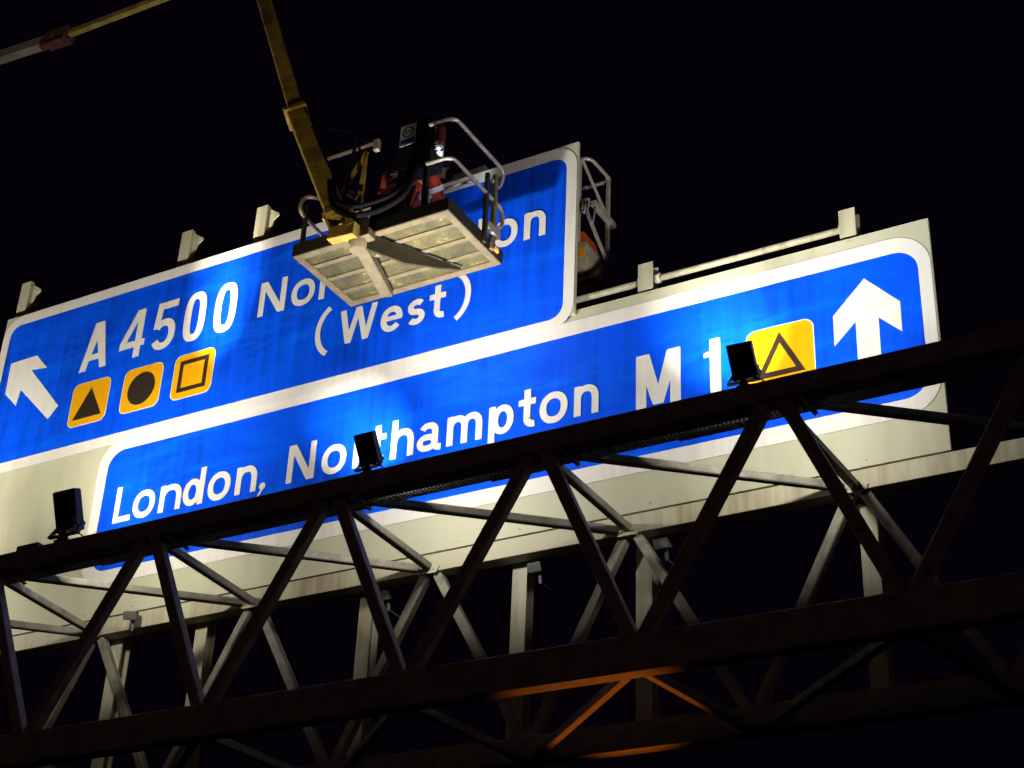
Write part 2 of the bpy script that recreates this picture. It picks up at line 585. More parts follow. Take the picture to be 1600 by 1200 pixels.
class Film:
    """Flat cut-outs of sign film; every stroke lies a fraction of a millimetre above the last."""
    def __init__(self, y):
        self.b = MB()
        self.y = y

    def lift(self):
        self.y -= 0.0004
        return self.y

    def poly(self, pts):
        y = self.lift()
        vs = [self.b.bm.verts.new((p[0], y, p[1])) for p in pts]
        for t in tessellate_polygon([[V((p[0], p[1], 0)) for p in pts]]):
            self.b.bm.faces.new([vs[i] for i in t])

    def stroke(self, pts, t, closed=False, cap=0.0):
        y = self.lift()
        n = len(pts)
        L, Rr = [], []
        for i in range(n):
            if closed:
                a, c = pts[(i - 1) % n], pts[(i + 1) % n]
            else:
                a, c = pts[max(i - 1, 0)], pts[min(i + 1, n - 1)]
            dx, dz = c[0] - a[0], c[1] - a[1]
            l = math.hypot(dx, dz) or 1
            nx, nz = -dz / l, dx / l
            L.append(self.b.bm.verts.new((pts[i][0] + nx * t / 2, y, pts[i][1] + nz * t / 2)))
            Rr.append(self.b.bm.verts.new((pts[i][0] - nx * t / 2, y, pts[i][1] - nz * t / 2)))
        for i in range(n if closed else n - 1):
            j = (i + 1) % n
            self.b.bm.faces.new((L[i], L[j], Rr[j], Rr[i]))

    def build(self, name, m, parent):
        return self.b.build(name, m, parent)


def arc(cx, cz, rx, rz, a0, a1, n=18, p=2.0):
    out = []
    for i in range(n + 1):
        a = rad(a0 + (a1 - a0) * i / n)
        c, s = math.cos(a), math.sin(a)
        e = 2 / p
        out.append((cx + rx * math.copysign(abs(c) ** e, c), cz + rz * math.copysign(abs(s) ** e, s)))
    return out


def glyph(F, ch, x0, x1, z, H, t):
    """Draws one road sign letter between x0 and x1 on baseline z with capital height H."""
    xh = H * 0.735
    W = x1 - x0
    cx = (x0 + x1) / 2
    h = t / 2
    if ch == 'o':
        F.stroke(arc(cx, z + xh / 2, W / 2 - h, xh / 2 - h + 0.008, 0, 350, 35, 2.15), t, True)
    elif ch == '0':
        F.stroke(arc(cx, z + H / 2, W / 2 - h, H / 2 - h + 0.005, 0, 352, 44, 2.9), t, True)
    elif ch in 'nhr':
        top = H if ch == 'h' else xh
        F.poly([(x0, z), (x0 + t, z), (x0 + t, z + top), (x0, z + top)])
        if ch == 'r':
            F.stroke([(x0 + h, z + xh * 0.45)] + arc(x1 + 0.01, z + xh * 0.5, W - h + 0.01, xh * 0.5 - h, 172, 92, 10), t)
        else:
            r = (W - t) / 2
            rz = min(xh * 0.42, r * 1.25)
            F.stroke([(x0 + h, z + xh - rz - h - 0.01)] + arc(cx, z + xh - h - rz, r, rz, 176, 0, 16, 2.3) + [(x1 - h, z)], t)
    elif ch == 'm':
        F.poly([(x0, z), (x0 + t, z), (x0 + t, z + xh), (x0, z + xh)])
        r = (W - t) / 4
        rz = r * 1.35
        for q in (0, 1):
            c0 = x0 + h + r + 2 * r * q
            F.stroke([(c0 - r, z + xh - rz - h - 0.01)] + arc(c0, z + xh - h - rz, r, rz, 176, 0, 14, 2.3) + [(c0 + r, z)], t)
    elif ch == 'd':
        F.poly([(x1 - t, z), (x1, z), (x1, z + H), (x1 - t, z + H)])
        F.stroke(arc(x0 + (W - h) / 2 + 0.004, z + xh / 2, (W - h) / 2 - h, xh / 2 - h, 0, 350, 32, 2.1), t, True)
    elif ch == 'p':
        F.poly([(x0, z - H * 0.27), (x0 + t, z - H * 0.27), (x0 + t, z + xh), (x0, z + xh)])
        F.stroke(arc(x1 - (W - h) / 2 - 0.004, z + xh / 2, (W - h) / 2 - h, xh / 2 - h, 0, 350, 32, 2.1), t, True)
    elif ch == 'a':
        xr = x1 - t * 0.55
        F.stroke(arc(x0 + W * 0.46, z + xh * 0.66, xr - h - x0 - W * 0.46, xh * 0.34 - h, 155, 0, 14, 2.2) + [(xr - h, z + xh * 0.3), (xr - h, z + h * 1.6)] + arc(xr + h * 0.9, z + h * 1.6, t * 0.9, h * 0.9, 180, 275, 6), t)
        F.stroke(arc(x0 + W * 0.42, z + xh * 0.30, W * 0.42 - h, xh * 0.30 - h + 0.002, 0, 350, 26, 2.2), t * 0.93, True)
    elif ch == 't':
        xs = x0 + W * 0.30
        F.stroke([(xs + h, z + H * 0.97), (xs + h, z + xh * 0.32)] + arc(xs + h + W * 0.34, z + xh * 0.32 + 0.004, W * 0.34, xh * 0.32 - h, 180, 285, 9), t)
        F.poly([(x0, z + xh - t * 0.95), (x1 - W * 0.04, z + xh - t * 0.95), (x1 - W * 0.04, z + xh), (x0, z + xh)])
    elif ch == 'e':
        F.stroke(arc(cx, z + xh / 2, W / 2 - h, xh / 2 - h, -38, -360, 30, 2.1), t)
        F.poly([(x0 + h, z + xh * 0.43), (x1 - 0.002, z + xh * 0.43), (x1 - 0.004, z + xh * 0.43 + t * 0.8), (x0 + h, z + xh * 0.43 + t * 0.8)])
    elif ch == 's':
        rx = W / 2 - h
        rz = (xh - t) / 4
        F.stroke(arc(cx, z + xh - h - rz, rx, rz, 35, 200, 12) + arc(cx, z + xh - h - rz, rx, rz, 215, 262, 4) + arc(cx, z + h + rz, rx, rz, 82, 0, 7) + arc(cx, z + h + rz, rx, rz, -15, -150, 12), t)
    elif ch == 'N':
        F.poly([(x0, z), (x0 + t, z), (x0 + t, z + H), (x0, z + H)])
        F.poly([(x1 - t, z), (x1, z), (x1, z + H), (x1 - t, z + H)])
        F.poly([(x0, z + H), (x0 + t * 1.25, z + H), (x1, z), (x1 - t * 1.25, z)])
    elif ch == 'M':
        F.poly([(x0, z), (x0 + t, z), (x0 + t, z + H), (x0, z + H)])
        F.poly([(x1 - t, z), (x1, z), (x1, z + H), (x1 - t, z + H)])
        F.poly([(x0, z + H), (x0 + t * 1.3, z + H), (cx + t * 0.5, z + H * 0.16), (cx - t * 0.5, z + H * 0.16)])
        F.poly([(x1 - t * 1.3, z + H), (x1, z + H), (cx + t * 0.5, z + H * 0.16), (cx - t * 0.5, z + H * 0.16)])
    elif ch == 'W':
        xs = [x0, x0 + W * 0.27, cx, x1 - W * 0.27, x1 - t]
        q = t * 0.5
        tops = [x0 + q, cx, x1 - q]
        bots = [x0 + W * 0.27, x1 - W * 0.27]
        for a, b2 in ((tops[0], bots[0]), (tops[1], bots[0]), (tops[1], bots[1]), (tops[2], bots[1])):
            F.poly([(a - q, z + H), (a + q, z + H), (b2 + q, z), (b2 - q, z)])
    elif ch == 'A':
        a = t * 0.75
        F.poly([(x0, z), (x0 + t, z), (cx + a * 0.95, z + H), (cx - a * 0.95, z + H)])
        F.poly([(x1 - t, z), (x1, z), (cx + a * 0.95, z + H), (cx - a * 0.95, z + H)])
        F.poly([(x0 + W * 0.22, z + H * 0.20), (x1 - W * 0.22, z + H * 0.20), (x1 - W * 0.27, z + H * 0.20 + t * 0.85), (x0 + W * 0.27, z + H * 0.20 + t * 0.85)])
    elif ch == '4':
        xs = x1 - t * 1.5
        F.poly([(xs, z), (xs + t, z), (xs + t, z + H), (xs, z + H)])
        F.poly([(x0, z + H * 0.22), (x1, z + H * 0.22), (x1, z + H * 0.22 + t * 0.9), (x0, z + H * 0.22 + t * 0.9)])
        F.poly([(x0, z + H * 0.22 + t * 0.9), (x0 + t * 1.0, z + H * 0.22 + t * 0.9), (xs + t * 0.8, z + H), (xs - t * 0.25, z + H)])
    elif ch == '5':
        F.poly([(x0 + W * 0.1, z + H - t), (x1 - W * 0.02, z + H - t), (x1 - W * 0.02, z + H), (x0 + W * 0.1, z + H)])
        F.poly([(x0 + W * 0.02, z + H * 0.46), (x0 + W * 0.02 + t * 0.9, z + H * 0.46), (x0 + W * 0.1 + t * 0.9, z + H - t * 0.5), (x0 + W * 0.1, z + H - t * 0.5)])
        F.stroke(arc(cx, z + H * 0.32, W / 2 - h, H * 0.32 - h, 150, -155, 26, 2.3), t)
    elif ch == '1':
        F.poly([(x1 - t, z), (x1, z), (x1, z + H), (x1 - t, z + H)])
        F.poly([(x0, z + H * 0.72), (x1 - t * 0.5, z + H * 0.72), (x1 - t * 0.5, z + H * 0.72 + t * 0.7), (x0, z + H * 0.72 + t * 0.45)])
        F.poly([(x1 - t, z + H * 0.80), (x1 - t * 0.5, z + H * 0.80), (x1 - t * 0.3, z + H), (x1 - t * 0.7, z + H)])
    elif ch == 'L':
        F.poly([(x0, z), (x0 + t, z), (x0 + t, z + H), (x0, z + H)])
        F.poly([(x0, z), (x1, z), (x1, z + t * 0.95), (x0, z + t * 0.95)])
    elif ch == ',':
        F.poly(arc(x0 + W * 0.55, z + t * 0.52, t * 0.56, t * 0.56, 0, 345, 18))
        F.poly([(x0 + W * 0.55 + t * 0.54, z + t * 0.5), (x0 + W * 0.2, z - t * 1.0), (x0, z - t * 0.95), (x0 + W * 0.3, z - t * 0.1)])
    elif ch == '(':
        F.stroke(arc(x1 + W * 0.55, z, W * 1.55 - h, H / 2 * 1.12, 116, 244, 20), t)
    elif ch == ')':
        F.stroke(arc(x0 - W * 0.55, z, W * 1.55 - h, H / 2 * 1.12, 64, -64, 20), t)


def film_poly(name, pts, y, m, parent):
    f = Film(y)
    f.poly(pts)
    return f.build(name, m, parent)


def patch(parent, cx, cz, s, symbol, y):
    p = film_poly("diversion_patch", rrect(cx - s / 2, cx + s / 2, cz - s / 2, cz + s / 2, 0.085), y - 0.004, M_YELLOW, parent)
    f = MB()
    ring(f, rrect(cx - s / 2 - 0.010, cx + s / 2 + 0.010, cz - s / 2 - 0.010, cz + s / 2 + 0.010, 0.092), rrect(cx - s / 2 + 0.004, cx + s / 2 - 0.004, cz - s / 2 + 0.004, cz + s / 2 - 0.004, 0.083), y - 0.003)
    f.build("white_edge", M_WHITE, p)
    f = Film(y - 0.006)
    if symbol == 'tri':
        f.poly([(cx - 0.205, cz - 0.185), (cx + 0.205, cz - 0.185), (cx, cz + 0.185)])
    elif symbol == 'circle':
        f.poly(arc(cx, cz - 0.005, 0.187, 0.197, 0, 352, 44))
    elif symbol == 'square':
        q = 0.165
        f.stroke([(cx - q, cz - q - 0.0), (cx + q, cz - q)], 0.05)
        f.stroke([(cx - q, cz + q), (cx + q, cz + q)], 0.05)
        f.stroke([(cx - q, cz - q - 0.025), (cx - q, cz + q + 0.025)], 0.05)
        f.stroke([(cx + q, cz - q - 0.025), (cx + q, cz + q + 0.025)], 0.05)
    elif symbol == 'hollow':
        A, B, C = V((cx - 0.215, cz - 0.185)), V((cx + 0.215, cz - 0.185)), V((cx, cz + 0.235))
        g = (A + B + C) / 3
        inn = [tuple(g + (q - g) * 0.62) for q in (A, B, C)]
        ring(f.b, [tuple(A), tuple(B), tuple(C)], inn, y - 0.007)
    f.build("diversion_symbol", M_BLACK, p)
    return p


def sign_base(root, X0, X1, Z0, Z1, box, edges, rads, y):
    """Backing sheet, blue panel and white border ring; edges = widths of L, R, B, T."""
    b = MB()
    b.box(X0, X1, y + 0.008, y + 0.042, Z0, Z1)
    q = X0 + 0.35 if Z0 < 8 else X1
    while q < X1 - 0.1:                        # bolt heads along the two long edges
        for zz in (Z0 + 0.06, Z1 - 0.035):
            b.tube([(q, y + 0.0079, zz), (q, y + 0.001, zz)], 0.011, 6)
        q += 0.62
    b.build("backing_sheet", M_BACK, root)
    x0, x1, z0, z1 = box
    l, r, bo, t = edges
    ro, ri = rads
    b = MB()
    b.prism(rrect(x0 + 0.02, x1 - 0.02, z0 + 0.02, z1 - 0.02, ro - 0.02), 'y', y + 0.0025, y + 0.0075)
    b.build("panel", M_BLUE, root)
    b = MB()
    ring(b, rrect(x0, x1, z0, z1, ro), rrect(x0 + l, x1 - r, z0 + bo, z1 - t, ri), y)
    b.build("border", M_WHITE, root)


# through sign (lower), set slightly behind the exit sign
s2 = empty("direction_sign", "wide lower blue motorway sign reading London, Northampton M1 with an upward arrow", "road sign", (0, 0, 0))
b = MB()
sign_base(s2, -15.6, -2.803, 7.529, 9.68, (-11.70, -2.812, 7.885, 9.565), (0.13, 0.105, 0.155, 0.15), (0.32, 0.20), YS)
f = Film(YS)
for ch, a, b2 in (('L', -11.375, -11.142), ('o', -11.124, -10.835), ('n', -10.776, -10.490), ('d', -10.474, -10.206), ('o', -10.156, -9.872), ('n', -9.806, -9.545), (',', -9.515, -9.425),
                  ('N', -9.186, -8.858), ('o', -8.778, -8.492), ('r', -8.412, -8.26), ('t', -8.235, -8.040), ('h', -7.988, -7.732), ('a', -7.697, -7.430), ('m', -7.373, -6.996), ('p', -6.928, -6.664),
                  ('t', -6.621, -6.435), ('o', -6.402, -6.120), ('n', -6.055, -5.812)):
    if ch == 'N':
        f.build("place_name", M_WHITE, s2)
        f = Film(YS)
    glyph(f, ch, a, b2, 8.555, 0.41, 0.068)
f.build("place_name", M_WHITE, s2)
f = Film(YS)
glyph(f, 'M', -5.454, -5.032, 8.405, 0.615, 0.098)
glyph(f, '1', -4.815, -4.661, 8.405, 0.61, 0.098)
f.build("road_number", M_WHITE, s2)
patch(s2, -4.128, 8.69, 0.585, 'hollow', YS)
f = Film(YS)
f.poly([(-3.371, 9.244), (-3.655, 8.953), (-3.659, 8.662), (-3.468, 8.848), (-3.474, 8.20), (-3.281, 8.20), (-3.275, 8.838), (-3.092, 8.656), (-3.088, 8.940)])
f.build("arrow", M_WHITE, s2)

# exit sign (upper), in front
Y1 = YS - 0.045
s1 = empty("direction_sign", "upper blue motorway sign reading A 4500 (West) with slanting arrow and three yellow squares", "road sign", (0, 0, 0))
sign_base(s1, -13.56, -6.060, 9.62, 11.578, (-13.555, -6.066, 9.485, 11.565), (0.11, 0.11, 0.125, 0.13), (0.26, 0.15), Y1)
f = Film(Y1)
for ch, a, b2 in (('A', -12.227, -11.836), ('4', -11.672, -11.322), ('5', -11.220, -10.900), ('0', -10.790, -10.500), ('0', -10.378, -10.085)):
    glyph(f, ch, a, b2, 10.522, 0.612, 0.092)
f.build("road_number", M_WHITE, s1)
f = Film(Y1)
for ch, a, b2 in (('N', -9.785, -9.441), ('o', -9.366, -9.068), ('r', -9.010, -8.855), ('t', -8.82, -8.63), ('h', -8.575, -8.315), ('a', -8.28, -8.01), ('m', -7.955, -7.575), ('p', -7.505, -7.24), ('t', -7.195, -7.005), ('o', -6.970, -6.689), ('n', -6.620, -6.383)):
    glyph(f, ch, a, b2, 10.578, 0.42, 0.070)
f.build("place_name", M_WHITE, s1)
f = Film(Y1)
for ch, a, b2 in (('W', -8.705, -8.256), ('e', -8.205, -7.950), ('s', -7.893, -7.690), ('t', -7.646, -7.453)):
    glyph(f, ch, a, b2, 9.955, 0.40, 0.068)
glyph(f, '(', -8.996, -8.825, 10.168, 0.53, 0.062)
glyph(f, ')', -7.346, -7.176, 10.155, 0.51, 0.062)
f.build("place_name", M_WHITE, s1)
for cx, sy in ((-11.975, 'tri'), (-11.243, 'circle'), (-10.548, 'square')):
    patch(s1, cx, 10.095, 0.525, sy, Y1)
f = Film(Y1)
f.poly([(-12.940, 10.935), (-12.740, 10.725), (-12.979, 10.750), (-12.440, 10.165), (-12.564, 10.025), (-13.085, 10.520), (-13.113, 10.321), (-13.325, 10.519), (-13.336, 10.925)])
f.build("arrow", M_WHITE, s1)


# ------------------------------------------------------------------ floodlights standing on the near chord
def floodlight(x, yaw, tilt, label, tint, k=1.0, aim=0.0, upper_only=False, halos=()):
    r = empty("floodlight", label, "floodlight", (x, YN, ZT1), (0, 0, rad(yaw)), "sign floodlights on the gantry")
    piv = V((0, 0.03, 0.15))
    T = Matrix.Translation(piv) @ Matrix.Rotation(rad(tilt), 4, 'X')
    r.scale = (k, k, k)
    b = MB()
    b.box(-0.13, 0.13, -0.045, 0.05, -0.02, 0.36, T, bev=0.014)
    for fin in range(7):
        q = -0.10 + fin * 0.033
        b.box(q, q + 0.006, -0.058, -0.0449, 0.10, 0.34, T)
    h = b.build("housing", M_LAMP, r)
    b = MB()
    b.box(-0.11, 0.11, 0.0505, 0.054, 0.005, 0.335, T)
    b.build("lens", M_LENS, h)
    b = MB()
    b.box(-0.07, 0.135, -0.105, -0.059, -0.01, 0.10, T, bev=0.01)
    b.box(0.131, 0.152, -0.08, 0.02, 0.02, 0.11, T, bev=0.006)
    b.build("driver_box", M_LAMP, r)
    b = MB()
    b.bar((-0.145, 0.03, 0.19), (-0.175, -0.03, 0.075), 0.012, 0.04, up=(0, 1, 0), ch=0.002)
    b.bar((0.145, 0.03, 0.19), (0.16, -0.03, 0.075), 0.012, 0.04, up=(0, 1, 0), ch=0.002)
    b.bar((-0.18, -0.03, 0.072), (0.165, -0.03, 0.072), 0.045, 0.014, ch=0.002)
    b.tube([(-0.155, 0.03, 0.19), (-0.125, 0.03, 0.19)], 0.022, 8)
    b.tube([(0.125, 0.03, 0.19), (0.155, 0.03, 0.19)], 0.022, 8)
    b.build("bracket", M_LAMP, r)
    b = MB()
    b.tube([(0.0, -0.02, 0.001), (0.0, -0.02, 0.066)], 0.035, 10)
    b.box(-0.075, 0.075, -0.074, 0.06, 0.0005, 0.02, bev=0.004)
    b.bar((-0.03, -0.05, 0.02), (0.02, -0.03, 0.13), 0.05, 0.05, ch=0.006)
    b.build("base_clamp", M_LAMP, r)
    b = MB()
    b.tube([(0.08, -0.07, 0.12), (0.10, -0.075, 0.08), (0.15, -0.06, 0.07), (0.20, -0.03, 0.045), (0.235, 0.0, 0.006)], 0.007, 6, bend=0.03)
    b.build("cable", M_CABLE, r)
    # the lamp's own light and any added halo beams, just in front of its glass
    for nm, wat, sx, sz, up, spr in (("flood_beam", LAMP_W, 0.20, 0.26, 30, 180), ("middle_beam", LAMP_MID_W, 0.20, 0.10, 72, 70), ("upper_beam", LAMP_UP_W, 0.20, 0.10, 80 if not upper_only else 60, 120)) + tuple(halos):
        if upper_only and nm != "upper_beam":
            continue
        ld = bpy.data.lights.new(nm, 'AREA')
        ld.shape = 'RECTANGLE'
        ld.size, ld.size_y = sx, sz
        ld.energy = wat * (1.4 if upper_only else 1.0)
        ld.color = tint
        if nm != "halo_beam":
            ld.spread = rad(spr)
        elif upper_only:
            continue
        lo = bpy.data.objects.new(nm, ld)
        COL.objects.link(lo)
        lo.parent = r
        p = T @ V((0, 0.062, 0.17))
        am = aim
        if nm == "halo_beam":                  # narrow beam added to throw a glare halo onto the sign
            am = spr[1]
            ld.spread = rad(spr[0])
            sx = 0.05
        d = V((-math.sin(rad(am)) * math.cos(rad(up)), math.cos(rad(am)) * math.cos(rad(up)), math.sin(rad(up))))
        lo.matrix_local = Matrix.Translation(p) @ d.to_track_quat('-Z', 'Y').to_matrix().to_4x4()
    return r


WARM, NEUT, COOL = (1.0, 0.94, 0.80), (1.0, 0.96, 0.88), (0.86, 0.93, 1.0)
floodlight(-13.63, 0, 32, "assumed black floodlight on the gantry at the left end, beyond the slanting arrow", WARM, 0.72)  # assumed lamp out of view, placed by the spacing of the row
floodlight(-10.37, 1, 22, "black floodlight seen against the bare cream sheet left of London", WARM,
           halos=(("halo_beam", 13.0, 0.06, 0.06, 34, (50, 34)), ("halo_beam", 17.0, 0.06, 0.06, 66, (17, -5))))
floodlight(-7.10, -2, 32, "black floodlight standing in front of the word Northampton", NEUT, 0.72,
           halos=(("halo_beam", 11.0, 0.06, 0.06, 31, (27, 40)),))
floodlight(-3.845, 2, 32, "black floodlight standing in front of the yellow triangle patch", NEUT, 0.72,
           halos=(("halo_beam", 13.0, 0.06, 0.06, 37, (32, 24)),))
floodlight(-0.58, 6, 32, "added black floodlight on the gantry at the right, lighting the end of the signs", COOL, 0.72, 50, True)  # added lamp, stands in for cool light on the right end


# small inspection lamps on the back of the truss
def bracket_lamp(x, y, z, yaw, label):
    r = empty("bracket_lamp", label, "lamp", (x, y, z), (0, 0, rad(yaw)), "small lamps on brackets at the far chord")
    T = Matrix.Rotation(rad(24), 4, 'X')
    MB().box(-0.065, 0.065, -0.05, 0.05, 0.0, 0.085, T, bev=0.008).build("housing", M_SMALL, r)
    b = MB()
    b.bar((0.02, 0.005, 0.035), (0.02, 0.03, -0.10), 0.03, 0.02, ch=0.003)
    b.bar((0.02, 0.03, -0.095), (0.02, 0.20, -0.10), 0.03, 0.02, ch=0.003)
    b.build("bracket", M_SMALL, r)
    return r


bracket_lamp(-10.83, 11.20, 7.40, 25, "small grey box lamp on a bracket below the far chord, nearest the left edge")
bracket_lamp(-8.06, 11.50, 7.26, 0, "small grey box lamp below the far chord, beside the post under London's comma")
bracket_lamp(-6.50, 11.50, 7.26, 0, "small grey box lamp below the far chord, above the middle of the lower truss")
bracket_lamp(-5.31, 11.50, 7.26, 0, "small grey box lamp below the far chord, rightmost of the small lamps")


# ------------------------------------------------------------------ people
def skin_mesh(name, verts, edges, m, parent, sub=2, root=0):
    me = bpy.data.meshes.new(name)
    me.from_pydata([v[0] for v in verts], edges, [])
    o = bpy.data.objects.new(name, me)
    COL.objects.link(o)
    md = o.modifiers.new("skin", 'SKIN')
    md.use_smooth_shade = True
    for i, v in enumerate(verts):
        rr = v[1] if isinstance(v[1], tuple) else (v[1], v[1])
        me.skin_vertices[0].data[i].radius = rr
        me.skin_vertices[0].data[i].use_root = (i == root)
    ms = o.modifiers.new("sub", 'SUBSURF')
    ms.levels = ms.render_levels = sub
    dg = bpy.context.evaluated_depsgraph_get()
    dg.update()
    me2 = bpy.data.meshes.new_from_object(o.evaluated_get(dg))
    o.modifiers.clear()
    o.data = me2
    bpy.data.meshes.remove(me)
    me2.name = name
    me2.materials.clear()
    me2.materials.append(m)
    for p in me2.polygons:
        p.use_smooth = True
    if parent is not None:
        o.parent = parent
    return o


def hand_chain(vs, es, wrist_i, wrist, dirv, side, curl):
    """Palm and five fingers of unequal length grown on from the wrist."""
    d = dirv.normalized()
    s = (side - d * side.dot(d)).normalized()
    n = d.cross(s).normalized()
    palm = wrist + d * 0.055
    vs.append((tuple(palm), (0.036, 0.018)))
    pi = len(vs) - 1
    es.append((wrist_i, pi))
    for k, L in ((-1.5, 0.070), (-0.5, 0.085), (0.5, 0.080), (1.5, 0.062)):
        a = palm + d * 0.038 + s * 0.019 * k
        q1 = a + (d * math.cos(curl) + n * math.sin(curl)) * L * 0.5
        q2 = q1 + (d * math.cos(curl * 2.1) + n * math.sin(curl * 2.1)) * L * 0.5
        i0 = len(vs)
        vs += [(tuple(a), 0.0095), (tuple(q1), 0.009), (tuple(q2), 0.0075)]
        es += [(pi, i0), (i0, i0 + 1), (i0 + 1, i0 + 2)]
    a = wrist + d * 0.03 - s * 0.035
    q1 = a + (d * 0.7 - s * 0.6 + n * 0.3).normalized() * 0.038
    q2 = q1 + (d * 0.9 + n * 0.5).normalized() * 0.03
    i0 = len(vs)
    vs += [(tuple(a), 0.012), (tuple(q1), 0.010), (tuple(q2), 0.008)]
    es += [(pi, i0), (i0, i0 + 1), (i0 + 1, i0 + 2)]


def person(label, loc, yaw, pose, jacket_m, trouser_m, hat_m, headlamp=False):
    """pose holds joint positions in metres from the feet, facing +Y."""
    r = empty("person", label, "person", loc, (0, 0, rad(yaw)))
    J = {k: V(v) for k, v in pose.items()}
    vs, es = [], []

    def add(p, rad_, prev=None):
        vs.append((tuple(p), rad_))
        i = len(vs) - 1
        if prev is not None:
            es.append((prev, i))
        return i
    pel = add(J['pelvis'], (0.145, 0.10))
    sp = add(J['pelvis'].lerp(J['chest'], 0.5), (0.135, 0.10), pel)
    ch = add(J['chest'], (0.15, 0.105), sp)
    nb = add(J['neck'], (0.06, 0.06), ch)
    hd0 = add(J['neck'].lerp(J['head'], 0.45), (0.062, 0.065), nb)
    hd = add(J['head'], (0.082, 0.098), hd0)
    add(J['head'] + (J['head'] - J['neck']).normalized() * 0.085, (0.062, 0.072), hd)
    jack, je = [], []
    for s in ('l', 'r'):
        sh = add(J['sh_' + s], 0.062, ch)
        el = add(J['el_' + s], 0.042, sh)
        wr = add(J['wr_' + s], (0.03, 0.024), el)
        hand_chain(vs, es, wr, J['wr_' + s], J['wr_' + s] - J['el_' + s], V((1, 0, 0.2)), 0.5)
        hp = add(J['hip_' + s], 0.085, pel)
        kn = add(J['kn_' + s], 0.058, hp)
        an = add(J['an_' + s], 0.04, kn)
        add(J['an_' + s] + V((0, 0.07, -0.035)), 0.036, an)
    body = skin_mesh("body", vs, es, M_SKIN, r)
    # face: nose, eyes, mouth, ears set on the head
    hc = J['head']
    up = (J['head'] - J['neck']).normalized()
    fw = V((0, 1, 0)) - up * up.dot(V((0, 1, 0)))
    fw.normalize()
    sd = fw.cross(up)
    F = Matrix((sd.to_4d(), fw.to_4d(), up.to_4d(), (0, 0, 0, 1))).transposed()
    F = Matrix(((sd.x, fw.x, up.x, hc.x), (sd.y, fw.y, up.y, hc.y), (sd.z, fw.z, up.z, hc.z), (0, 0, 0, 1)))
    b = MB()
    b.sphere((0, 0.095, -0.012), 0.014, 0.022, 0.024, 12, 8, F)
    b.sphere((-0.080, 0.0, -0.005), 0.014, 0.026, 0.034, 12, 8, F)
    b.sphere((0.080, 0.0, -0.005), 0.014, 0.026, 0.034, 12, 8, F)
    b.sphere((0, 0.083, -0.055), 0.026, 0.012, 0.010, 12, 8, F)
    b.build("facial_features", M_SKIN, r)
    b = MB()
    for q in (-0.032, 0.032):
        b.sphere((q, 0.082, 0.014), 0.012, 0.010, 0.008, 10, 6, F)
    b.build("eyes", M_BOOT, r)
    # helmet shell and brim
    b = MB()
    b.sphere((0, 0.0, 0.055), 0.118, 0.138, 0.105, 24, 14, F)
    b.sphere((0, 0.045, 0.045), 0.112, 0.150, 0.014, 24, 8, F)
    b.tube([F @ V((0, -0.13, 0.09)), F @ V((0, 0.0, 0.168)), F @ V((0, 0.13, 0.09))], 0.012, 6, bend=0.12)
    hat = b.build("helmet", hat_m, r)
    if headlamp:
        b = MB()
        b.sphere((0, 0.150, 0.07), 0.024, 0.014, 0.018, 12, 8, F)
        b.build("head_torch", emis("head_torch_glow", (0.8, 0.85, 1.0), 2.5), hat)
    # jacket over torso and arms
    v2, e2 = [], []

    def add2(p, rad_, prev=None):
        v2.append((tuple(p), rad_))
        if prev is not None:
            e2.append((prev, len(v2) - 1))
        return len(v2) - 1
    a = add2(J['pelvis'] - (J['chest'] - J['pelvis']).normalized() * 0.05, (0.178, 0.135))
    c1 = add2(J['pelvis'].lerp(J['chest'], 0.5), (0.165, 0.128), a)
    c2 = add2(J['chest'], (0.178, 0.132), c1)
    add2(J['neck'], (0.085, 0.08), c2)
    for s in ('l', 'r'):
        q = add2(J['sh_' + s], 0.085, c2)
        q = add2(J['sh_' + s].lerp(J['el_' + s], 0.6), 0.068, q)
        q = add2(J['el_' + s], 0.062, q)
        add2(J['el_' + s].lerp(J['wr_' + s], 0.86), 0.047, q)
    jk = skin_mesh("jacket", v2, e2, jacket_m, r)
    # reflective tape: two hoops round the body, braces over the shoulders, cuffs
    b = MB()

    def hoop(c, ax, ra, rb, wd, side):
        ax = ax.normalized()
        s = (side - ax * side.dot(ax)).normalized()
        f2 = ax.cross(s)
        n = 28
        lo, hi = [], []
        for i in range(n):
            t = 2 * math.pi * i / n
            o = s * math.cos(t) * ra + f2 * math.sin(t) * rb
            lo.append(b.bm.verts.new(c + o - ax * wd / 2))
            hi.append(b.bm.verts.new(c + o + ax * wd / 2))
        for i in range(n):
            j = (i + 1) % n
            b.bm.faces.new((lo[i], lo[j], hi[j], hi[i])).smooth = True
    tv = J['chest'] - J['pelvis']
    for t in (0.12, 0.62):
        hoop(J['pelvis'] + tv * t, tv, 0.186, 0.142, 0.06, V((1, 0, 0)))
    for s in ('l', 'r'):
        hoop(J['sh_' + s].lerp(J['el_' + s], 0.62), J['el_' + s] - J['sh_' + s], 0.074, 0.074, 0.05, V((1, 0, 0)))
        hoop(J['el_' + s].lerp(J['wr_' + s], 0.5), J['wr_' + s] - J['el_' + s], 0.061, 0.061, 0.05, V((1, 0, 0.1)))
        q = 0.10 if s == 'r' else -0.10
        fr = tv.normalized().cross(V((1, 0, 0))).normalized()
        p0 = J['pelvis'] + tv * 0.62 + V((q, 0, 0))
        top = J['chest'] + tv.normalized() * 0.115 + V((q, 0, 0))
        b.bar(p0 + fr * 0.150, top + fr * 0.09, 0.05, 0.006, up=fr)
        b.bar(p0 - fr * 0.150, top - fr * 0.09, 0.05, 0.006, up=fr)
    b.build("reflective_tape", M_TAPE, jk)
    # trousers and boots
    v3, e3 = [], []

